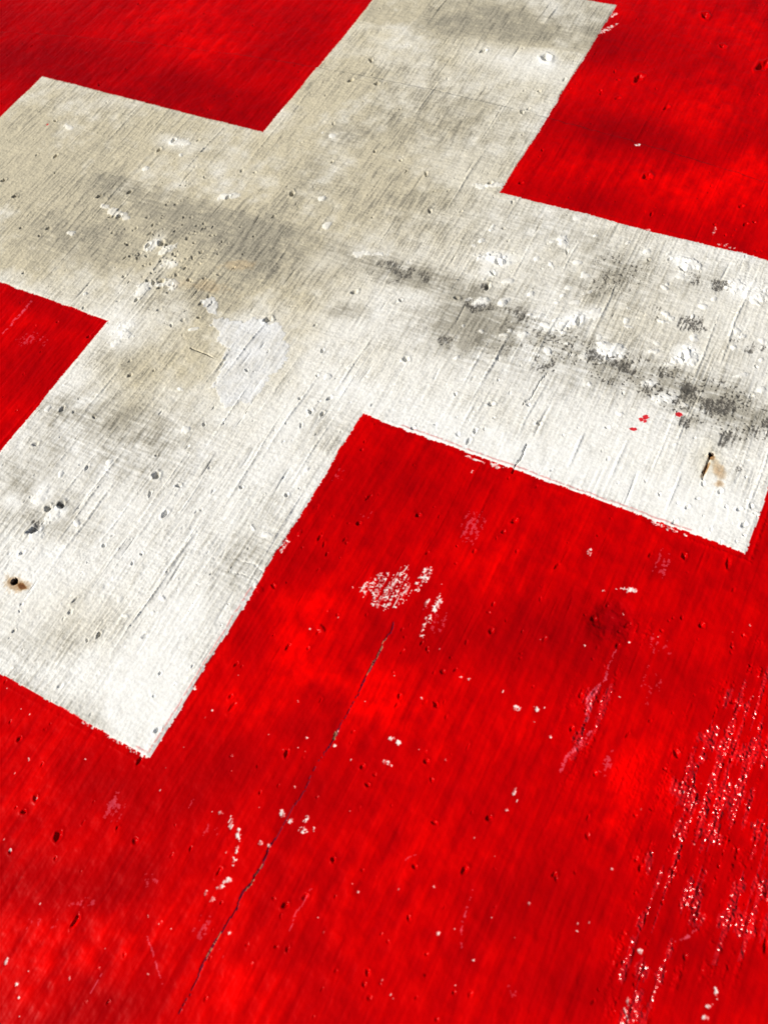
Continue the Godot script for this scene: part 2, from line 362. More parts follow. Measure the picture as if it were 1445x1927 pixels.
const PITS := [[106, 294, 4], [328, 265, 5], [300, 283, 4], [245, 362, 4], [188, 370, 4], [225, 408, 5], [305, 458, 6], [280, 463, 5], [30, 370, 4], [92, 430, 4], [75, 444, 3], [480, 325, 3], [550, 365, 5], [430, 372, 4], [515, 408, 3], [478, 445, 3], [660, 152, 4], [710, 158, 4], [698, 112, 4], [625, 305, 3], [705, 285, 3], [105, 228, 3], [8, 340, 4],
	[1027, 108, 9], [909, 95, 4], [982, 212, 4], [994, 203, 3], [1014, 170, 3], [754, 302, 3], [802, 328, 4], [922, 345, 5], [809, 398, 5], [937, 494, 7], [964, 380, 3], [947, 430, 3], [867, 398, 3], [1220, 490, 4], [1259, 488, 4], [1327, 28, 7], [1360, 86, 6], [1437, 122, 10], [1202, 145, 8], [1254, 200, 4], [1217, 332, 7], [980, 344, 4], [1020, 282, 3], [1394, 388, 5], [1402, 422, 4], [1344, 422, 3], [1364, 442, 3], [1162, 182, 4], [1130, 168, 3],
	[290, 532, 5], [305, 530, 5], [258, 565, 4], [302, 542, 4], [375, 598, 4], [292, 589, 3], [397, 573, 4], [505, 602, 7], [465, 697, 4], [245, 706, 5], [245, 680, 3], [385, 799, 4], [118, 770, 6], [140, 775, 3], [178, 785, 4], [295, 857, 3], [165, 880, 4], [295, 895, 7], [337, 914, 5], [68, 836, 5], [92, 957, 7], [117, 950, 8], [312, 967, 7], [395, 880, 3], [620, 750, 4], [585, 774, 5], [607, 779, 5], [567, 800, 4], [595, 817, 3], [642, 812, 3], [607, 660, 4], [597, 707, 3], [632, 712, 2], [540, 932, 5], [455, 917, 4], [497, 932, 3], [505, 662, 3], [565, 750, 3], [667, 550, 5],
	[927, 514, 5], [917, 539, 6], [859, 561, 5], [764, 676, 6], [754, 565, 4], [857, 742, 4], [924, 760, 6], [929, 786, 3], [894, 811, 5], [882, 830, 5], [1014, 797, 5], [994, 762, 4], [1142, 804, 4], [819, 798, 3], [777, 806, 4], [1037, 885, 3], [1089, 921, 3], [1287, 672, 8], [1144, 672, 5], [1089, 605, 7], [1069, 617, 4], [1367, 812, 3], [1322, 910, 4], [1354, 925, 5], [1412, 952, 5], [1240, 930, 4], [1422, 690, 3], [1284, 505, 6], [937, 715, 3], [1311, 938, 4], [1390, 958, 5], [1365, 954, 3], [1399, 987, 6], [1399, 1007, 3], [1269, 982, 5], [1356, 1020, 4],
	[65, 997, 9], [43, 1040, 5], [197, 1027, 4], [212, 1008, 3], [187, 1195, 6], [165, 1205, 4], [38, 1150, 3], [28, 1187, 4], [42, 1137, 3], [302, 1267, 4], [290, 1310, 3], [330, 1287, 3], [267, 1042, 4], [250, 1060, 4], [430, 1137, 3], [417, 1177, 3], [397, 1080, 3], [542, 1217, 5], [515, 1102, 5], [445, 1250, 4], [435, 1310, 4], [602, 1012, 5], [615, 1042, 4], [652, 1021, 3], [635, 1157, 3], [580, 1220, 4], [540, 1417, 6], [37, 1390, 5],
	[787, 969, 6], [967, 980, 6], [947, 1000, 4], [892, 1037, 4], [804, 1040, 4], [857, 1060, 3], [972, 1037, 4], [1287, 1046, 7], [1370, 1059, 7], [924, 1187, 7], [1024, 1202, 5], [919, 1152, 4], [1182, 1175, 6], [1162, 1215, 5], [1319, 1176, 6], [1244, 1187, 4], [1397, 1195, 4], [1377, 1217, 4], [1092, 1308, 5], [1075, 1371, 6], [847, 1237, 3], [802, 1432, 6], [1272, 1417, 8], [752, 1310, 5], [740, 1265, 3], [1379, 1320, 6], [1002, 1292, 3], [980, 1230, 3], [1264, 1342, 3], [820, 1325, 6], [1117, 1162, 6],
	[45, 1527, 6], [68, 1502, 6], [110, 1572, 9], [255, 1582, 6], [20, 1603, 4], [692, 1477, 6], [705, 1457, 4], [597, 1500, 4], [537, 1703, 7], [515, 1690, 4], [575, 1687, 6], [520, 1781, 4], [692, 1829, 6], [685, 1852, 5], [695, 1877, 5], [632, 1827, 4], [222, 1557, 4], [677, 1520, 3], [682, 1637, 3], [185, 1822, 3],
	[817, 1547, 6], [812, 1467, 5], [874, 1637, 7], [1119, 1455, 5], [1302, 1492, 6], [1194, 1534, 4], [1204, 1632, 6], [1264, 1637, 8], [1442, 1777, 11], [1192, 1834, 4], [769, 1727, 6], [730, 1772, 4], [854, 1867, 5], [884, 1870, 5], [1172, 1812, 5], [782, 1877, 4], [800, 1834, 4], [1310, 1562, 5], [1224, 1522, 4]]

const CRACK := [[742, 1172, 0.6], [735, 1185, 1.1], [722, 1210, 0.8], [712, 1230, 1.2], [695, 1262, 1.0], [683, 1288, 1.1], [672, 1310, 0.45], [655, 1340, 0.4], [640, 1362, 0.7], [630, 1382, 1.5], [625, 1395, 0.6], [600, 1435, 0.5], [580, 1465, 0.6], [568, 1495, 0.8], [550, 1520, 0.9], [535, 1545, 0.8], [518, 1580, 0.8], [505, 1600, 1.1], [490, 1630, 1.4], [470, 1660, 1.2], [455, 1685, 1.1], [445, 1710, 1.2], [425, 1740, 1.4], [405, 1775, 1.8], [390, 1805, 1.4], [375, 1835, 0.8], [352, 1880, 0.4], [330, 1920, 0.6]]

func details() -> void:
	relief.resize(N * N)
	mark.resize(N * N)
	rust.resize(N * N)
	# thick clots of paint
	for b in [[1275, 489, 12, 9, 0, 0.03], [1297, 499, 16, 10, 20, 0.035], [1392, 538, 18, 13, 0, 0.03], [1415, 552, 20, 13, 0, 0.03], [933, 487, 22, 9, 10, 0.028], [955, 495, 14, 7, 0, 0.02], [1065, 608, 22, 9, -25, 0.02], [1098, 596, 22, 9, -10, 0.02], [1145, 660, 24, 12, 0, 0.03], [1289, 668, 22, 17, 0, 0.03], [1252, 750, 18, 9, 0, 0.025], [1222, 722, 12, 6, 0, 0.02], [903, 568, 12, 7, 0, 0.025], [880, 563, 10, 6, 0, 0.02],
			[80, 935, 10, 16, 20, 0.02], [105, 965, 18, 9, -50, 0.02], [70, 1005, 10, 14, 30, 0.02], [295, 455, 14, 7, -40, 0.02], [312, 472, 16, 7, -45, 0.02], [318, 495, 14, 8, 0, 0.02], [270, 545, 18, 7, -45, 0.025], [305, 535, 18, 10, 0, 0.02], [333, 268, 16, 6, 10, 0.02], [225, 625, 18, 10, 20, 0.025], [245, 610, 14, 9, 0, 0.02], [215, 650, 9, 16, 20, 0.02], [430, 370, 16, 6, 0, 0.02], [225, 402, 18, 6, 20, 0.02], [690, 478, 20, 6, 0, 0.015], [922, 350, 16, 6, 0, 0.02]]:
		blob(b[0], b[1], b[2], b[3], b[4], b[5] * 0.34)
	for n in 130:   # small blisters over the right arm, a few elsewhere
		var x := rng.randf_range(860, 1445) if n < 95 else rng.randf_range(0, 700)
		var y := rng.randfn(500 + (x - 860) * 0.30, 75) if n < 95 else rng.randf_range(150, 1200)
		blob(x, y, rng.randf_range(3, 9), rng.randf_range(2.5, 6), rng.randf_range(-60, 60), rng.randf_range(0.004, 0.009))
	# pale repair of newer paint
	polygon([[412, 590], [425, 592], [455, 600], [490, 600], [515, 603], [540, 620], [543, 650], [530, 690], [515, 705], [500, 715], [495, 735], [470, 760], [430, 762], [415, 755], [398, 732], [410, 700], [420, 680], [435, 660], [420, 655], [408, 640], [412, 625], [410, 605]], 2, 17.0)
	polygon([[380, 566], [400, 559], [410, 572], [408, 590], [396, 590]], 2, 7.0)
	# pits: those one can see, then the many small ones
	for p in PITS:
		var s := scale_at(p[0], p[1])
		var r: float = p[2] * s * 0.74
		var on := on_panel(p[0], p[1])
		var on_red := minf(maxf(absf(on.x) - 1.0, maxf(on.y - ARM_T, -ARM_B - on.y)), maxf(absf(on.y) - HALF_V, maxf(on.x - ARM_R, -ARM_L - on.x))) > 0.0
		pit(texel_of(p[0], p[1]), r, r / T * rng.randf_range(0.9, 1.4) * (0.7 if on_red else 1.0), rng.randf_range(1.0, 1.6), rng.randf_range(-0.3, 0.3))
	for n in 2000:
		var c := Vector2(rng.randf_range(20, N - 20), rng.randf_range(20, N - 20))
		var r := rng.randf_range(0.8, 1.3) if rng.randf() < 0.85 else rng.randf_range(1.3, 2.1)
		pit(c, r, r / T * rng.randf_range(0.6, 1.2), rng.randf_range(1.0, 2.4), rng.randf_range(-0.2, 0.2))
	for n in 120:   # clusters of pinholes in the upper left of the cross
		var c := texel_of(rng.randfn(330, 55), rng.randfn(470, 60))
		pit(c, rng.randf_range(1.2, 2.4), rng.randf_range(1.0, 2.2) / T, rng.randf_range(1.0, 2.0), rng.randf_range(-0.5, 0.5))
	# dent in the red
	dent(1150, 1168, 44, 0.022)
	# the long crack and its branch
	stroke(CRACK, 1.35, 4, 0.005, 0.12)
	stroke([[718, 1222, 0.3], [707, 1240, 0.8], [690, 1272, 0.4]], 1.4, 4, 0.006, 0.45)
	stroke([[728, 1200, 0.5], [712, 1228, 0.9], [700, 1250, 0.7], [690, 1272, 0.3]], 1.9, 9, 0.006, 0.3)
	stroke([[630, 1378, 0.8], [627, 1390, 1.0]], 2.8, 9, 0.008, 0.3)
	stroke([[492, 1625, 0.5], [478, 1648, 0.8], [462, 1675, 0.5]], 2.0, 9, 0.006, 0.42)
	stroke([[418, 1752, 0.5], [402, 1782, 1.0], [390, 1805, 0.5]], 2.2, 9, 0.006, 0.42)
	# fine lines in the white
	stroke([[360, 655, 0.6], [388, 666, 1.0], [402, 673, 0.5]], 1.6, 0, 0.02, 0.0)
	stroke([[400, 1050, 0.3], [440, 1052, 0.8], [478, 1060, 1.0], [497, 1078, 1.0], [485, 1090, 0.4]], 1.5, 0, 0.005, 0.3)
	stroke([[420, 1075, 0.3], [455, 1080, 0.8], [485, 1092, 0.6]], 1.4, 0, 0.005, 0.3)
	stroke([[985, 762, 0.5], [1000, 745, 1.0], [1030, 700, 0.6]], 1.5, 0, 0.015, 0.1)
	stroke([[992, 836, 0.6], [975, 870, 1.0], [962, 890, 0.5]], 1.6, 0, 0.02, 0.05)
	stroke([[1336, 858, 1.0], [1328, 880, 1.0], [1319, 902, 0.8]], 2.0, 0, 0.02, 0.1)
	stroke([[1316, 858, 0.6], [1330, 854, 1.0]], 1.4, 0, 0.012, 0.0)
	for n in 150:   # open grain
		var c := on_panel(rng.randf_range(0, 1445), rng.randf_range(0, 1300))
		var len_ := rng.randf_range(0.05, 0.28)
		var w := rng.randf_range(0.5, 1.0)
		var a := to_texel(c)
		var b := to_texel(c + Vector2(rng.randf_range(-0.01, 0.01), len_))
		groove(a, b, w, rng.randf_range(0.004, 0.012))
	for n in 150:   # thin raised lines left by the grain
		var c := on_panel(rng.randf_range(0, 1445), rng.randf_range(0, 1300))
		var len_ := rng.randf_range(0.25, 0.9)
		groove(to_texel(c), to_texel(c + Vector2(rng.randf_range(-0.01, 0.01), len_)), rng.randf_range(0.7, 1.2), rng.randf_range(-0.009, -0.003))
	# rusty nail holes
	rust_spot(30, 1097, 26, 16, 20, 0.55)
	rust_spot(42, 1103, 11, 6, 35, 1.0)
	rust_spot(30, 1095, 11, 9, 0, 0.85)
	rust_spot(1338, 860, 8, 10, 0, 0.8)
	rust_spot(1329, 880, 4, 22, 24, 0.75)
	rust_spot(1350, 885, 12, 34, -14, 0.4)
	rust_spot(1352, 912, 16, 12, 0, 0.5)
	rust_spot(450, 500, 40, 14, 0, 0.16)
	rust_spot(385, 540, 50, 14, 10, 0.16)
	hole(28, 1094, 6.2)
	hole(1337, 855, 4.2)
	# worn spots in the red; some at the lower right are glints painted white
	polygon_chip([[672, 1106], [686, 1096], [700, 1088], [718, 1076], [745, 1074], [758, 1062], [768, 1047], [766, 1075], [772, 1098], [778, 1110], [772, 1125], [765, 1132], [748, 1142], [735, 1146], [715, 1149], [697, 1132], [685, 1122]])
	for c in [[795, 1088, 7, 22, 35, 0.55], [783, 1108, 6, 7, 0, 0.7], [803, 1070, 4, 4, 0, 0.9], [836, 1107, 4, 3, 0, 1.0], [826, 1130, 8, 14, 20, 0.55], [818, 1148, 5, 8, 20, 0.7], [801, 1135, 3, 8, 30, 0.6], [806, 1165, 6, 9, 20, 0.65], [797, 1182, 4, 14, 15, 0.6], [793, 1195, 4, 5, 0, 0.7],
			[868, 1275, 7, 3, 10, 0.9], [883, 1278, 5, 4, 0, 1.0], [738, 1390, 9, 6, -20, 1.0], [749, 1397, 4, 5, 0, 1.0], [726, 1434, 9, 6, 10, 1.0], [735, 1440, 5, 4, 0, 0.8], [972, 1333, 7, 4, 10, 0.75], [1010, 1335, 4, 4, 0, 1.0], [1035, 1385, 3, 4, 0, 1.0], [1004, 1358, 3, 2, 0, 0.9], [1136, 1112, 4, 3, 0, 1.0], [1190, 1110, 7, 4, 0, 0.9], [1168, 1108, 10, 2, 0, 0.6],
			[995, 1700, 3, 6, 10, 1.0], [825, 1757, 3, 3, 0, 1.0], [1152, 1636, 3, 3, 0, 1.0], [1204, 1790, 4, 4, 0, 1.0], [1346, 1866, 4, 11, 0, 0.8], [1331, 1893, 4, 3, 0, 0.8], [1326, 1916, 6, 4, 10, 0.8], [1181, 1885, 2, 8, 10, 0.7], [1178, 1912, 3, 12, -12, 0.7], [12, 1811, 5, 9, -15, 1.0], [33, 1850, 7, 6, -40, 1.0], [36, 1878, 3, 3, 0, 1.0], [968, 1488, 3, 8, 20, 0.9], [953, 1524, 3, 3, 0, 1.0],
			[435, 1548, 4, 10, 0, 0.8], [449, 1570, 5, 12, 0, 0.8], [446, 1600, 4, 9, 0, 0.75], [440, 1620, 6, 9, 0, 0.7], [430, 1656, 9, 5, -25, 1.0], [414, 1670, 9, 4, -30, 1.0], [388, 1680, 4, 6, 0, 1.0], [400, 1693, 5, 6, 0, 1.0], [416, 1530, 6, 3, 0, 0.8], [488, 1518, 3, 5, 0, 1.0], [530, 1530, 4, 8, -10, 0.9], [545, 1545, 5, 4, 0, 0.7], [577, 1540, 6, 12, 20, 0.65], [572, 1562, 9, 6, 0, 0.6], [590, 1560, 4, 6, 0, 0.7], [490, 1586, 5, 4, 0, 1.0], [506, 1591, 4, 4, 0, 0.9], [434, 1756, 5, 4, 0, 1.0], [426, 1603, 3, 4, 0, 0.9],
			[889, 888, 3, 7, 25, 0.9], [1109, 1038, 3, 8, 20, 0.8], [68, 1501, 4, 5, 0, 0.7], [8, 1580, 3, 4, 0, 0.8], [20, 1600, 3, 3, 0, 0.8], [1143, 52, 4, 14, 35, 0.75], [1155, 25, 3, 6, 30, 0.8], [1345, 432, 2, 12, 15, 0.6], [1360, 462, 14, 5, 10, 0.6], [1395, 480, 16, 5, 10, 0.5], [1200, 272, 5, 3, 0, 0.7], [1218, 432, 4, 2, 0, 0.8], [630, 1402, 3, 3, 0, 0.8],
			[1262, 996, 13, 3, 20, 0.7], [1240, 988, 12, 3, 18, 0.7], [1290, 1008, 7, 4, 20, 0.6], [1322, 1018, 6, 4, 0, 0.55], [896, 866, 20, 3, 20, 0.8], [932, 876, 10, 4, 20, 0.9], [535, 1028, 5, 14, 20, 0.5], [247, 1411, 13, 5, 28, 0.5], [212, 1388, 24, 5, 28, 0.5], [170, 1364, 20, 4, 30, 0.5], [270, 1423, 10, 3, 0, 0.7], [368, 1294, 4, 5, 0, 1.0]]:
		chip_glint(c[0], c[1], c[2] * 0.95, c[3] * 0.95, c[4], c[5])
	# specks all over the red
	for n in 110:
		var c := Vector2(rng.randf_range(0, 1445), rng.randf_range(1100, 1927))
		chip_glint(c.x, c.y, rng.randf_range(0.7, 1.6), rng.randf_range(0.9, 2.4), rng.randf_range(-30, 30), 1.0)
	# red flecks on the white
	for f in [[1215, 785, 6, 5, -20], [1206, 790, 4, 4, 0], [1213, 793, 3, 3, 0], [1190, 808, 6, 3, 0], [1276, 780, 7, 5, 20], [628, 0, 0.1, 0.1, 0], [1036, 374, 3, 2, 0], [90, 235, 2, 2, 0]]:
		fleck(f[0], f[1], f[2], f[3], f[4], 7, 0.62)
	# pale pink scuffs on the red; at right they paint in glints and sky sheen
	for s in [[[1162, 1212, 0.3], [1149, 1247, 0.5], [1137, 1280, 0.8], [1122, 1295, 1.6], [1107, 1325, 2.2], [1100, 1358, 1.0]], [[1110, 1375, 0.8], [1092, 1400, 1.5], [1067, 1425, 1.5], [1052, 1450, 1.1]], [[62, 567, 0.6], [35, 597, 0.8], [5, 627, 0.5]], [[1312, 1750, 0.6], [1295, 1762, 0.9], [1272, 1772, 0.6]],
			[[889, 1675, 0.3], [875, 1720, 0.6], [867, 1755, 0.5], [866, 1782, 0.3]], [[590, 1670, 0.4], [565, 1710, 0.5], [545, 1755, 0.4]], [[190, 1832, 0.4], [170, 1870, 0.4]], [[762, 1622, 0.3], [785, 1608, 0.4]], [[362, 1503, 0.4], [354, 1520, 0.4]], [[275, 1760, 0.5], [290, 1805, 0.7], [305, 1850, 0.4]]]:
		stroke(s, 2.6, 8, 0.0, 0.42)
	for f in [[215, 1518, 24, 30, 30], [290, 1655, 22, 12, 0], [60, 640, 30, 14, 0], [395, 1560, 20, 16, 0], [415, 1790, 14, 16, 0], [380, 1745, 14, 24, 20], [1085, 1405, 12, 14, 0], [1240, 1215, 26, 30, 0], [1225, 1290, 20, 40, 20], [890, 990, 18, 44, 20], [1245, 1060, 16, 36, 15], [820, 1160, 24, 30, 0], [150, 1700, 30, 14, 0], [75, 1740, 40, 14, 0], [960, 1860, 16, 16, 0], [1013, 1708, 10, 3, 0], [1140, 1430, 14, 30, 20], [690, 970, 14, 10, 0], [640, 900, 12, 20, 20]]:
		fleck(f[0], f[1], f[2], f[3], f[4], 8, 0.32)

func groove(a: Vector2, b: Vector2, w: float, deep: float) -> void:
	var p := Vector2(a.x / T - HALF, HALF - (a.y + b.y) * 0.5 / T)
	if minf(maxf(absf(p.x) - 1.0, maxf(p.y - ARM_T, -ARM_B - p.y)), maxf(absf(p.y) - HALF_V, maxf(p.x - ARM_R, -ARM_L - p.x))) > -0.05:
		deep *= 0.3
	for j in range(maxi(0, int(minf(a.y, b.y))), mini(N - 1, int(maxf(a.y, b.y))) + 1):
		var t := (j + 0.5 - a.y) / (b.y - a.y)
		var shape := deep * sin(clampf(t, 0.0, 1.0) * PI)
		var cx := lerpf(a.x, b.x, t) + (n_wide[j * N + clampi(int(a.x), 0, N - 1)] - 0.5) * 6.0
		for i in range(maxi(0, int(cx - 3)), mini(N - 1, int(cx + 3)) + 1):
			var d := absf(i + 0.5 - cx) / (w * 1.6)
			if d < 1.0:
				relief[j * N + i] -= shape * (1.0 - d) * (0.3 + 1.2 * n_speck[j * N + i])

func dent(x: float, y: float, r: float, deep: float) -> void:
	var c := texel_of(x, y)
	var rr := r * scale_at(x, y)
	for j in range(int(c.y - rr * 2), int(c.y + rr * 2)):
		for i in range(int(c.x - rr * 2), int(c.x + rr * 2)):
			var d := (Vector2(i + 0.5, j + 0.5) - c).length() / rr + (n_mid[j * N + i] - 0.5) * 0.8
			relief[j * N + i] -= deep * exp(-d * d * 2.0)

func hole(x: float, y: float, r: float) -> void:
	var c := texel_of(x, y)
	var rr := r * scale_at(x, y)
	var reach := int(rr) + 3
	for j in range(int(c.y) - reach, int(c.y) + reach + 1):
		for i in range(int(c.x) - reach, int(c.x) + reach + 1):
			var d := Vector2(i + 0.5 - c.x, j + 0.5 - c.y).length() + (n_speck[j * N + i] - 0.5) * 1.5
			if d < rr:
				relief[j * N + i] = minf(relief[j * N + i], -0.075 * clampf((rr - d) / 1.6, 0.0, 1.0))
				mark[j * N + i] = 5

func fleck(x: float, y: float, rx: float, ry: float, turn: float, value: int, open: float) -> void:
	var s := scale_at(x, y)
	var c := texel_of(x, y)
	var reach := int(maxf(rx, ry) * s * 1.4) + 2
	var dir := (texel_of(x + cos(deg_to_rad(turn)) * 4, y + sin(deg_to_rad(turn)) * 4) - c).normalized()
	for j in range(maxi(0, int(c.y) - reach), mini(N - 1, int(c.y) + reach) + 1):
		for i in range(maxi(0, int(c.x) - reach), mini(N - 1, int(c.x) + reach) + 1):
			var k := j * N + i
			var o := Vector2(i + 0.5 - c.x, j + 0.5 - c.y)
			var d := Vector2(o.dot(dir) / (rx * s), o.dot(Vector2(-dir.y, dir.x)) / (ry * s)).length() + (n_mid[k] - 0.5)
			if d < 1.0 and mark[k] == 0 and n_speck[k] * 0.6 + n_grain[k] * 0.4 < open + (1.0 - d) * 0.15:
				mark[k] = value

func polygon_chip(points: Array) -> void:
	var shape := PackedVector2Array()
	var lo := Vector2(N, N)
	var hi := Vector2.ZERO
	for p in points:
		var q := texel_of(p[0], p[1])
		shape.append(q)
		lo = lo.min(q)
		hi = hi.max(q)
	for j in range(int(lo.y) - 4, int(hi.y) + 5):
		for i in range(int(lo.x) - 4, int(hi.x) + 5):
			var k := j * N + i
			var q := Vector2(i + 0.5 + (n_mid[k] - 0.5) * 5.0, j + 0.5 + (n_speck[k] - 0.5) * 8.0)
			if Geometry2D.is_point_in_polygon(q, shape) and n_dust[k] * 0.25 + n_speck[k] * 0.35 + n_fine[k] * 0.40 < 0.465:
				mark[k] = 3


# ---------------------------------------------------------------- paint: colour, gloss and relief of every texel

func step_(a: float, b: float, x: float) -> float:
	var t := clampf((x - a) / (b - a), 0.0, 1.0)
	return t * t * (3.0 - 2.0 * t)

func compose_band(band: int) -> void:
	var rows := N / BANDS
	var y0 := band * rows
	var albedo := PackedByteArray()
	albedo.resize(rows * N * 3)
	var gloss := PackedByteArray()
	gloss.resize(rows * N)
	var high := PackedFloat32Array()
	high.resize(rows * N)
	var sort := PackedByteArray()
	sort.resize(rows * N)
	var tan_ := m_tan
	var grey_ := m_grey
	var dark_ := m_dark
	var clean_ := m_clean
	var deep_ := m_deep
	var lumpy_ := m_rough
	var grain := n_grain
	var fine := n_fine
	var streak := n_streak
	var weave := n_weave
	var blotch := n_blotch
	var mid := n_mid
	var speck := n_speck
	var ridge := n_ridge
	var brush := n_brush
	var wide := n_wide
	var dust := n_dust
	var marks := mark
	var rel := relief
	var rusty := rust
	var c_clean := Vector3(233, 233, 230)
	var c_tan := Vector3(196, 187, 161)
	var c_grey := Vector3(143, 138, 124)
	var c_dark := Vector3(56, 53, 50)
	var c_pale := Vector3(228, 231, 236)
	for y in rows:
		var row := y0 + y
		var v := HALF - (row + 0.5) / T
		for x in N:
			var k := row * N + x
			var o := y * N + x
			if (x & 1 or y & 1) and far_block[(row >> 4) * (N >> 4) + (x >> 4)] == 1:   # half detail well outside the photographed area
				var from := (y & ~1) * N + (x & ~1)
				albedo[o * 3] = albedo[from * 3]
				albedo[o * 3 + 1] = albedo[from * 3 + 1]
				albedo[o * 3 + 2] = albedo[from * 3 + 2]
				gloss[o] = gloss[from]
				high[o] = high[from]
				sort[o] = sort[from]
				continue
			var u := (x + 0.5) / T - HALF
			var kw := row * N + clampi(x + int((wide[k] - 0.5) * 5.0), 0, N - 1)   # the grain wanders
			var g := grain[kw] - 0.5
			var f := fine[kw] - 0.5
			var sp := speck[k] - 0.5
			var ds := dust[k] - 0.5
			var md := mid[k] - 0.5
			var bl := blotch[k] - 0.5
			var st := streak[kw] - 0.5
			var wv := weave[k] - 0.5
			var mk := marks[k]
			# distance to the outline of the cross, ragged by the brush
			var du := maxf(absf(u) - 1.0, maxf(v - ARM_T, -ARM_B - v))
			var dv := maxf(absf(v) - HALF_V, maxf(u - ARM_R, -ARM_L - u))
			var edge := minf(du, dv)
			var ragged := edge
			if absf(edge) < 0.06:
				ragged += md * 0.012 + sp * 0.010 + bl * 0.022
			var c: Vector3
			var r: float
			var h := rel[k]
			var white := ragged < 0.0
			# shallow steps left by the boards behind the coat
			var joint := 1.915 - 0.027 * u * u + md * 0.012
			h -= (0.003 + 0.010 * blotch[k]) * step_(joint - 0.004, joint + 0.010, v)
			if white:
				var t := clampf(tan_[k] * (0.9 + 0.9 * bl + 0.6 * md) + 0.08 + 0.25 * bl + 0.1 * st, 0.0, 1.0)
				var gy := clampf(grey_[k] * (0.72 + 0.9 * bl + 0.9 * md + 0.9 * wv + 0.18 * st + 0.4 * f) + 0.08 + 0.18 * md + 0.15 * wv + 0.06 * st, 0.0, 1.0)
				var upper := step_(2.556 + 0.066 * (u + 1.0) + md * 0.05, 2.575 + 0.066 * (u + 1.0) + md * 0.05, v)
				gy = clampf(gy + upper * (0.32 + 0.5 * md + 0.4 * bl), 0.0, 1.0)
				t = clampf(t + upper * (0.25 + 0.6 * bl), 0.0, 1.0)
				if u < -0.5 and u > -2.05:
					gy *= 0.4 + 0.6 * step_(0.225 + md * 0.04, 0.205 + md * 0.04, v)
				var cl := clampf(clean_[k] * (1.0 + 1.6 * md + 0.8 * bl) * 1.1, 0.0, 1.0)
				gy *= 1.0 - cl
				t *= 1.0 - 0.8 * cl
				c = c_clean.lerp(c_tan, t * 0.95)
				c = c.lerp(c_grey, gy * 0.75)
				# grime caught in the open grain and the weave of the brush
				var worn := step_(-0.14, 0.16, bl + 0.5 * md + 0.9 * (wide[k] - 0.5))
				var film := (0.65 + 0.45 * worn) * step_(0.04, 0.26, f * 1.1 + 0.35 * ds + 0.3 * g) * (0.24 + 0.4 * gy + 0.2 * t) * (1.0 - 0.5 * cl)
				c = c.lerp(c_grey * 0.82, film)
				var dz := dark_[k] * (0.62 + 2.4 * md + 1.2 * f + 0.5 * sp)
				var vein := maxf(1.0 - absf(ridge[k] - 0.5) * 9.0, 1.0 - absf(sp + 0.3 * md) * 8.0)
				var dk := step_(0.25, 0.75, dz) * 0.30
				dk = maxf(dk, maxf(step_(0.30, 0.62, dz) * step_(0.15, 0.6, vein), step_(0.16, 0.40, grey_[k] + dark_[k] * 0.6 - 0.25) * step_(0.9, 2.2, u) * step_(0.17, 0.27, sp + 0.4 * md + 0.25 * f)))
				dk = maxf(dk, step_(1.15, 1.4, dz))
				c = c.lerp(c_dark, dk * (0.68 + 0.5 * sp))
				if mk == 2:
					c = c.lerp(c_pale.lerp(c_grey, clampf(0.14 + 0.5 * md + 0.2 * sp + 0.35 * f, 0.0, 0.45)), 0.68)
					h += 0.0025
				elif mk == 6:
					c = c.lerp(Vector3(236, 235, 230), 0.6)
				c *= 1.0 + 0.10 * sp + 0.06 * f + 0.05 * md
				# red that crept under the masking tape
				var creep := 0.0
				if edge > -0.05 and ((v < -0.9 and v > -1.2 and u > 1.25 and u < 3.0) or (u > 0.9 and u < 1.1 and v < -2.3)):
					creep = step_(0.008, 0.0, absf(edge + 0.020 + md * 0.012)) * step_(-0.05, 0.1, sp + 0.15)
					c = c.lerp(Vector3(190, 60, 60), creep * 0.45)
				r = 0.62 + 0.2 * gy + 0.15 * sp - 0.12 * cl
				var rough_white := 1.0 - 0.5 * cl if mk != 6 else 0.25
				h += (g * 0.0036 * (0.55 + 0.6 * worn) + f * 0.0034 * (0.7 + 0.45 * worn) + st * 0.0018 + wv * 0.0018 + sp * 0.0026 + ds * 0.0016 + md * 0.0042) * rough_white
				h += 0.0028 * step_(0.0, -0.012, edge)
				h -= dk * 0.006
				sort[o] = 1
				if mk == 2 or mk == 5 or mk == 6:
					sort[o] = mk
				if mk == 5:
					c = Vector3(38, 22, 12)
				elif mk == 7:
					c = c.lerp(Vector3(200, 18, 28), 0.9)
				elif mk == 4 or mk == 9:
					c *= 0.6
			else:
				var br := brush[kw] - 0.5
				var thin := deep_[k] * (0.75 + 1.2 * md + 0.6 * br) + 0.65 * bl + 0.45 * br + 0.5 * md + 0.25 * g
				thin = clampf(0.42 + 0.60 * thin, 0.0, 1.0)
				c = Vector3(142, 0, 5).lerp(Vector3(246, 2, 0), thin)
				var lm := clampf(lumpy_[k], 0.0, 1.0)
				r = lerpf(0.30, 0.21, lm) + 0.10 * md + 0.05 * sp
				h += br * 0.004 + g * 0.0012 + md * 0.006 + f * 0.0009
				var rd := (ridge[kw] - 0.5)
				lm *= step_(-0.06, 0.22, md + 0.5 * bl + 1.1 * g)
				h += (rd * 0.009 + f * 0.016 + sp * 0.014 + ds * 0.013) * lm + rd * 0.002
				# bead of paint along the masked edge
				h += (0.0055 if u > 3.0 else 0.0018) * exp(-pow((edge - 0.035) / 0.010, 2.0)) * (0.6 + 1.6 * sp)
				sort[o] = 10 if lm > 0.46 else 0
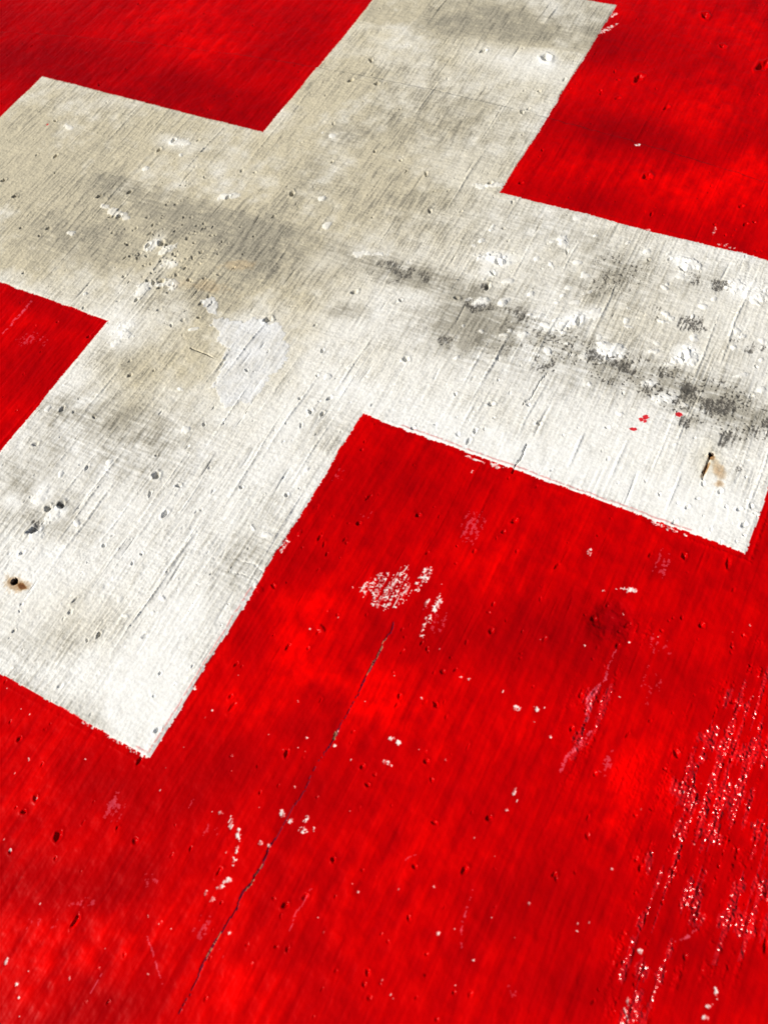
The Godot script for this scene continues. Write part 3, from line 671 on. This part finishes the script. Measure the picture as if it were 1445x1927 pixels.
				if mk == 3:
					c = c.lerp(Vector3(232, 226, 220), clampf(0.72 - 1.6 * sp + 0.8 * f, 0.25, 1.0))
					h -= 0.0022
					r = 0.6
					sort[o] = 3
				elif mk == 4:
					c = Vector3(96, 16, 42)
					r = 0.8
					sort[o] = 4
				elif mk == 9:
					c = Vector3(150, 112, 84) * (1.0 + 0.5 * f)
					r = 0.8
					sort[o] = 4
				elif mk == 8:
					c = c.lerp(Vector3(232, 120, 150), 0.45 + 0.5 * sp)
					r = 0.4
			if rusty[k] > 0.0 and mk != 5:
				var q := rusty[k] * (0.85 + 0.6 * sp)
				c = c.lerp(Vector3(205, 160, 100).lerp(Vector3(92, 52, 18), clampf(q, 0.0, 1.0)), clampf(q * 1.3, 0.0, 1.0))
			albedo[o * 3] = clampi(int(c.x), 0, 255)
			albedo[o * 3 + 1] = clampi(int(c.y), 0, 255)
			albedo[o * 3 + 2] = clampi(int(c.z), 0, 255)
			gloss[o] = clampi(int(r * 255.0), 20, 255)
			high[o] = h
	bands_albedo[band] = albedo
	bands_rough[band] = gloss
	bands_height[band] = high
	bands_kind[band] = sort

func compose() -> void:
	var side := N >> 4
	far_block.resize(side * side)
	for j in side:
		for i in side:
			far_block[j * side + i] = 0 if near_photo((i * 16 + 8) / T - HALF, HALF - (j * 16 + 8) / T, 160.0) else 1
	for a in [bands_albedo, bands_rough, bands_height, bands_kind]:
		a.resize(BANDS)
	var task := WorkerThreadPool.add_group_task(compose_band, BANDS)
	WorkerThreadPool.wait_for_group_task_completion(task)


# ---------------------------------------------------------------- panel

var red_look: StandardMaterial3D
var gloss_look: StandardMaterial3D
var white_look: StandardMaterial3D
var cell_kind: PackedByteArray
var cell_part: PackedInt32Array

func joined(bands: Array) -> Variant:
	var a = bands[0]
	for n in range(1, bands.size()):
		a.append_array(bands[n])
	return a

func look(albedo: Texture2D, gloss: Texture2D, specular: float) -> StandardMaterial3D:
	var m := StandardMaterial3D.new()
	m.albedo_texture = albedo
	m.roughness_texture = gloss
	m.roughness_texture_channel = BaseMaterial3D.TEXTURE_CHANNEL_RED
	m.roughness = 1.0
	m.metallic_specular = specular
	return m

func near_photo(u: float, v: float, spare: float = 110.0) -> bool:
	var w := Vector3(u, v, 0) - CAM_AT
	var z := w.dot(CAM_FORWARD)
	if z <= 0.1:
		return false
	return absf(w.dot(CAM_RIGHT) / z * FOCAL) < PHOTO.x / 2 + spare and absf(w.dot(CAM_DOWN) / z * FOCAL) < PHOTO.y / 2 + spare

func part(called: String, cells: PackedInt32Array, blocks: PackedInt32Array, m: Material, parent: Node) -> MeshInstance3D:
	# one mesh of relief cells (and of coarse blocks), sharing their corners
	var side := CELLS + 1
	var seen := {}
	var remap := PackedInt32Array()
	var whole := cells.size() > 4000
	if whole:
		remap.resize(side * side)
		remap.fill(-1)
	var points := PackedInt32Array()
	var index := PackedInt32Array()
	index.resize((cells.size() + blocks.size()) * 6)
	var at := 0
	var near_count := cells.size()
	for n in near_count + blocks.size():
		var cell: int
		var stride := 1
		if n < near_count:
			cell = cells[n]
		else:
			cell = blocks[n - near_count]
			stride = BLOCK
		var i := cell % CELLS
		var j := cell / CELLS
		var a := j * side + i
		var b := a + stride
		var d := a + stride * side
		var e := d + stride
		var ra: int
		var rb: int
		var rd: int
		var re: int
		if whole:
			ra = remap[a]
			if ra < 0:
				ra = points.size(); remap[a] = ra; points.append(a)
			rb = remap[b]
			if rb < 0:
				rb = points.size(); remap[b] = rb; points.append(b)
			rd = remap[d]
			if rd < 0:
				rd = points.size(); remap[d] = rd; points.append(d)
			re = remap[e]
			if re < 0:
				re = points.size(); remap[e] = re; points.append(e)
		else:
			for p in [a, b, d, e]:
				if not seen.has(p):
					seen[p] = points.size()
					points.append(p)
			ra = seen[a]; rb = seen[b]; rd = seen[d]; re = seen[e]
		index[at] = ra
		index[at + 1] = rb
		index[at + 2] = re
		index[at + 3] = ra
		index[at + 4] = re
		index[at + 5] = rd
		at += 6
	var count := points.size()
	var pos := PackedVector3Array()
	var nor := PackedVector3Array()
	var tex := PackedVector2Array()
	pos.resize(count)
	nor.resize(count)
	tex.resize(count)
	var hh := height
	var ratio := float(N) / CELLS
	var slope := T * 0.5
	for n in count:
		var p := points[n]
		var tx := clampf((p % side) * ratio - 0.5, 1.0, N - 2.01)
		var ty := clampf((p / side) * ratio - 0.5, 1.0, N - 2.01)
		var xi := int(tx)
		var yi := int(ty)
		var fx := tx - xi
		var fy := ty - yi
		var k := yi * N + xi
		var h00 := hh[k]
		var h10 := hh[k + 1]
		var h01 := hh[k + N]
		var h11 := hh[k + N + 1]
		var h := (h00 * (1 - fx) + h10 * fx) * (1 - fy) + (h01 * (1 - fx) + h11 * fx) * fy
		var sx := ((h10 - h00) * (1 - fy) + (h11 - h01) * fy + (hh[k + 1] - hh[k - 1] + hh[k + 1 + N] - hh[k - 1 + N]) * 0.25) * slope
		var sy := ((h01 - h00) * (1 - fx) + (h11 - h10) * fx + (hh[k + N] - hh[k - N] + hh[k + 1 + N] - hh[k + 1 - N]) * 0.25) * slope
		var u := (p % side) * ratio / T - HALF
		var v := HALF - (p / side) * ratio / T
		pos[n] = Vector3(u * UNIT, h * UNIT, -v * UNIT)
		nor[n] = Vector3(-sx, 1.0, -sy).normalized()
		tex[n] = Vector2((p % side) / float(CELLS), (p / side) / float(CELLS))
	var arrays := []
	arrays.resize(Mesh.ARRAY_MAX)
	arrays[Mesh.ARRAY_VERTEX] = pos
	arrays[Mesh.ARRAY_NORMAL] = nor
	arrays[Mesh.ARRAY_TEX_UV] = tex
	arrays[Mesh.ARRAY_INDEX] = index
	var mesh := ArrayMesh.new()
	mesh.add_surface_from_arrays(Mesh.PRIMITIVE_TRIANGLES, arrays)
	var o := MeshInstance3D.new()
	o.name = called
	o.mesh = mesh
	o.material_override = m
	parent.add_child(o, true)
	return o

func build() -> void:
	var albedo_bytes: PackedByteArray = joined(bands_albedo)
	var gloss_bytes: PackedByteArray = joined(bands_rough)
	height = joined(bands_height)
	kind = joined(bands_kind)
	var albedo := ImageTexture.create_from_image(Image.create_from_data(N, N, false, Image.FORMAT_RGB8, albedo_bytes))
	var gloss := ImageTexture.create_from_image(Image.create_from_data(N, N, false, Image.FORMAT_R8, gloss_bytes))
	red_look = look(albedo, gloss, 0.14)
	gloss_look = look(albedo, gloss, 0.55)
	white_look = look(albedo, gloss, 0.30)

	var panel := Node3D.new()
	panel.name = "painted_panel"
	add_child(panel)
	panel.set_meta("label", "weathered panel painted red with a large white cross, pitted and cracked")
	panel.set_meta("category", "panel")

	# sort the cells
	var red := PackedInt32Array()
	var white := PackedInt32Array()
	var red_far := PackedInt32Array()
	var white_far := PackedInt32Array()
	var small := {}     # cell -> kind, for parts that are picked out
	var across := CELLS / BLOCK
	var ratio := float(N) / CELLS
	for bj in across:
		for bi in across:
			var bu := (bi + 0.5) * BLOCK * ratio / T - HALF
			var bv := HALF - (bj + 0.5) * BLOCK * ratio / T
			var inside_cross := (absf(bu) < 1.0 and bv < ARM_T and bv > -ARM_B) or (absf(bv) < HALF_V and bu < ARM_R and bu > -ARM_L)
			var first := bj * BLOCK * CELLS + bi * BLOCK
			var border := minf(absf(maxf(absf(bu) - 1.0, maxf(bv - ARM_T, -ARM_B - bv))), absf(maxf(absf(bv) - HALF_V, maxf(bu - ARM_R, -ARM_L - bu)))) < 0.1
			if not near_photo(bu, bv) and not border:
				if inside_cross:
					white_far.append(first)
				else:
					red_far.append(first)
				continue
			for j in BLOCK:
				var ty := int((bj * BLOCK + j + 0.5) * ratio)
				for i in BLOCK:
					var s := kind[ty * N + int((bi * BLOCK + i + 0.5) * ratio)]
					var cell := first + j * CELLS + i
					if s == 0:
						red.append(cell)
					elif s == 1:
						white.append(cell)
					else:
						small[cell] = s
	# gather touching cells of one kind
	var groups := {2: [], 3: [], 4: [], 5: [], 6: [], 10: []}
	var done := {}
	for cell in small:
		if done.has(cell):
			continue
		var s: int = small[cell]
		var got := PackedInt32Array([cell])
		done[cell] = true
		var n := 0
		while n < got.size():
			var c := got[n]
			n += 1
			for dj in [-1, 0, 1]:
				for di in [-1, 0, 1]:
					var q: int = c + dj * CELLS + di
					if small.get(q, -1) == s and not done.has(q):
						done[q] = true
						got.append(q)
		groups[s].append(got)
	var biggest := func(a: PackedInt32Array, b: PackedInt32Array) -> bool: return a.size() > b.size() or (a.size() == b.size() and a[0] < b[0])
	var keep := {2: [], 3: [], 4: [], 5: [], 6: [], 10: []}
	for s in groups:
		groups[s].sort_custom(biggest)
		var crack_cells := PackedInt32Array()
		for g in groups[s]:
			var least := 14
			var most := 90
			if s == 2: least = 120
			if s == 6: least = 30
			if s == 5: least = 8
			if s == 10: least = 60
			if s == 4:
				crack_cells.append_array(g)
			elif g.size() >= least and keep[s].size() < most:
				keep[s].append(g)
			elif s == 3 or s == 10:
				red.append_array(g)
			else:
				white.append_array(g)
		if s == 4 and crack_cells.size() > 0:
			keep[4].append(crack_cells)
	var field := part("red_field", red, red_far, red_look, panel)
	field.set_meta("label", "glossy red paint around the white cross")
	var cross := part("white_cross", white, white_far, white_look, panel)
	cross.set_meta("label", "stained white cross painted on the red panel")
	var none := PackedInt32Array()
	for g in keep[4]:
		part("crack", g, none, red_look, field)
	for g in keep[3]:
		part("paint_chip_glint", g, none, white_look, field)
	for g in keep[10]:
		part("glossy_paint_ridge", g, none, gloss_look, field)
	for g in keep[2]:
		part("pale_patch", g, none, white_look, cross)
	for g in keep[6]:
		part("paint_clot", g, none, white_look, cross)
	for g in keep[5]:
		part("nail_hole", g, none, white_look, cross)
	# the board behind the paint
	var body := MeshInstance3D.new()
	body.name = "board"
	var box := BoxMesh.new()
	box.size = Vector3(2 * HALF * UNIT - 0.004, THICK * UNIT, 2 * HALF * UNIT - 0.004)
	body.mesh = box
	body.position = Vector3(0, -(THICK * 0.5 + 0.13) * UNIT, 0)
	var wood := StandardMaterial3D.new()
	wood.albedo_color = Color(0.48, 0.40, 0.32)
	wood.roughness = 0.85
	body.material_override = wood
	panel.add_child(body)
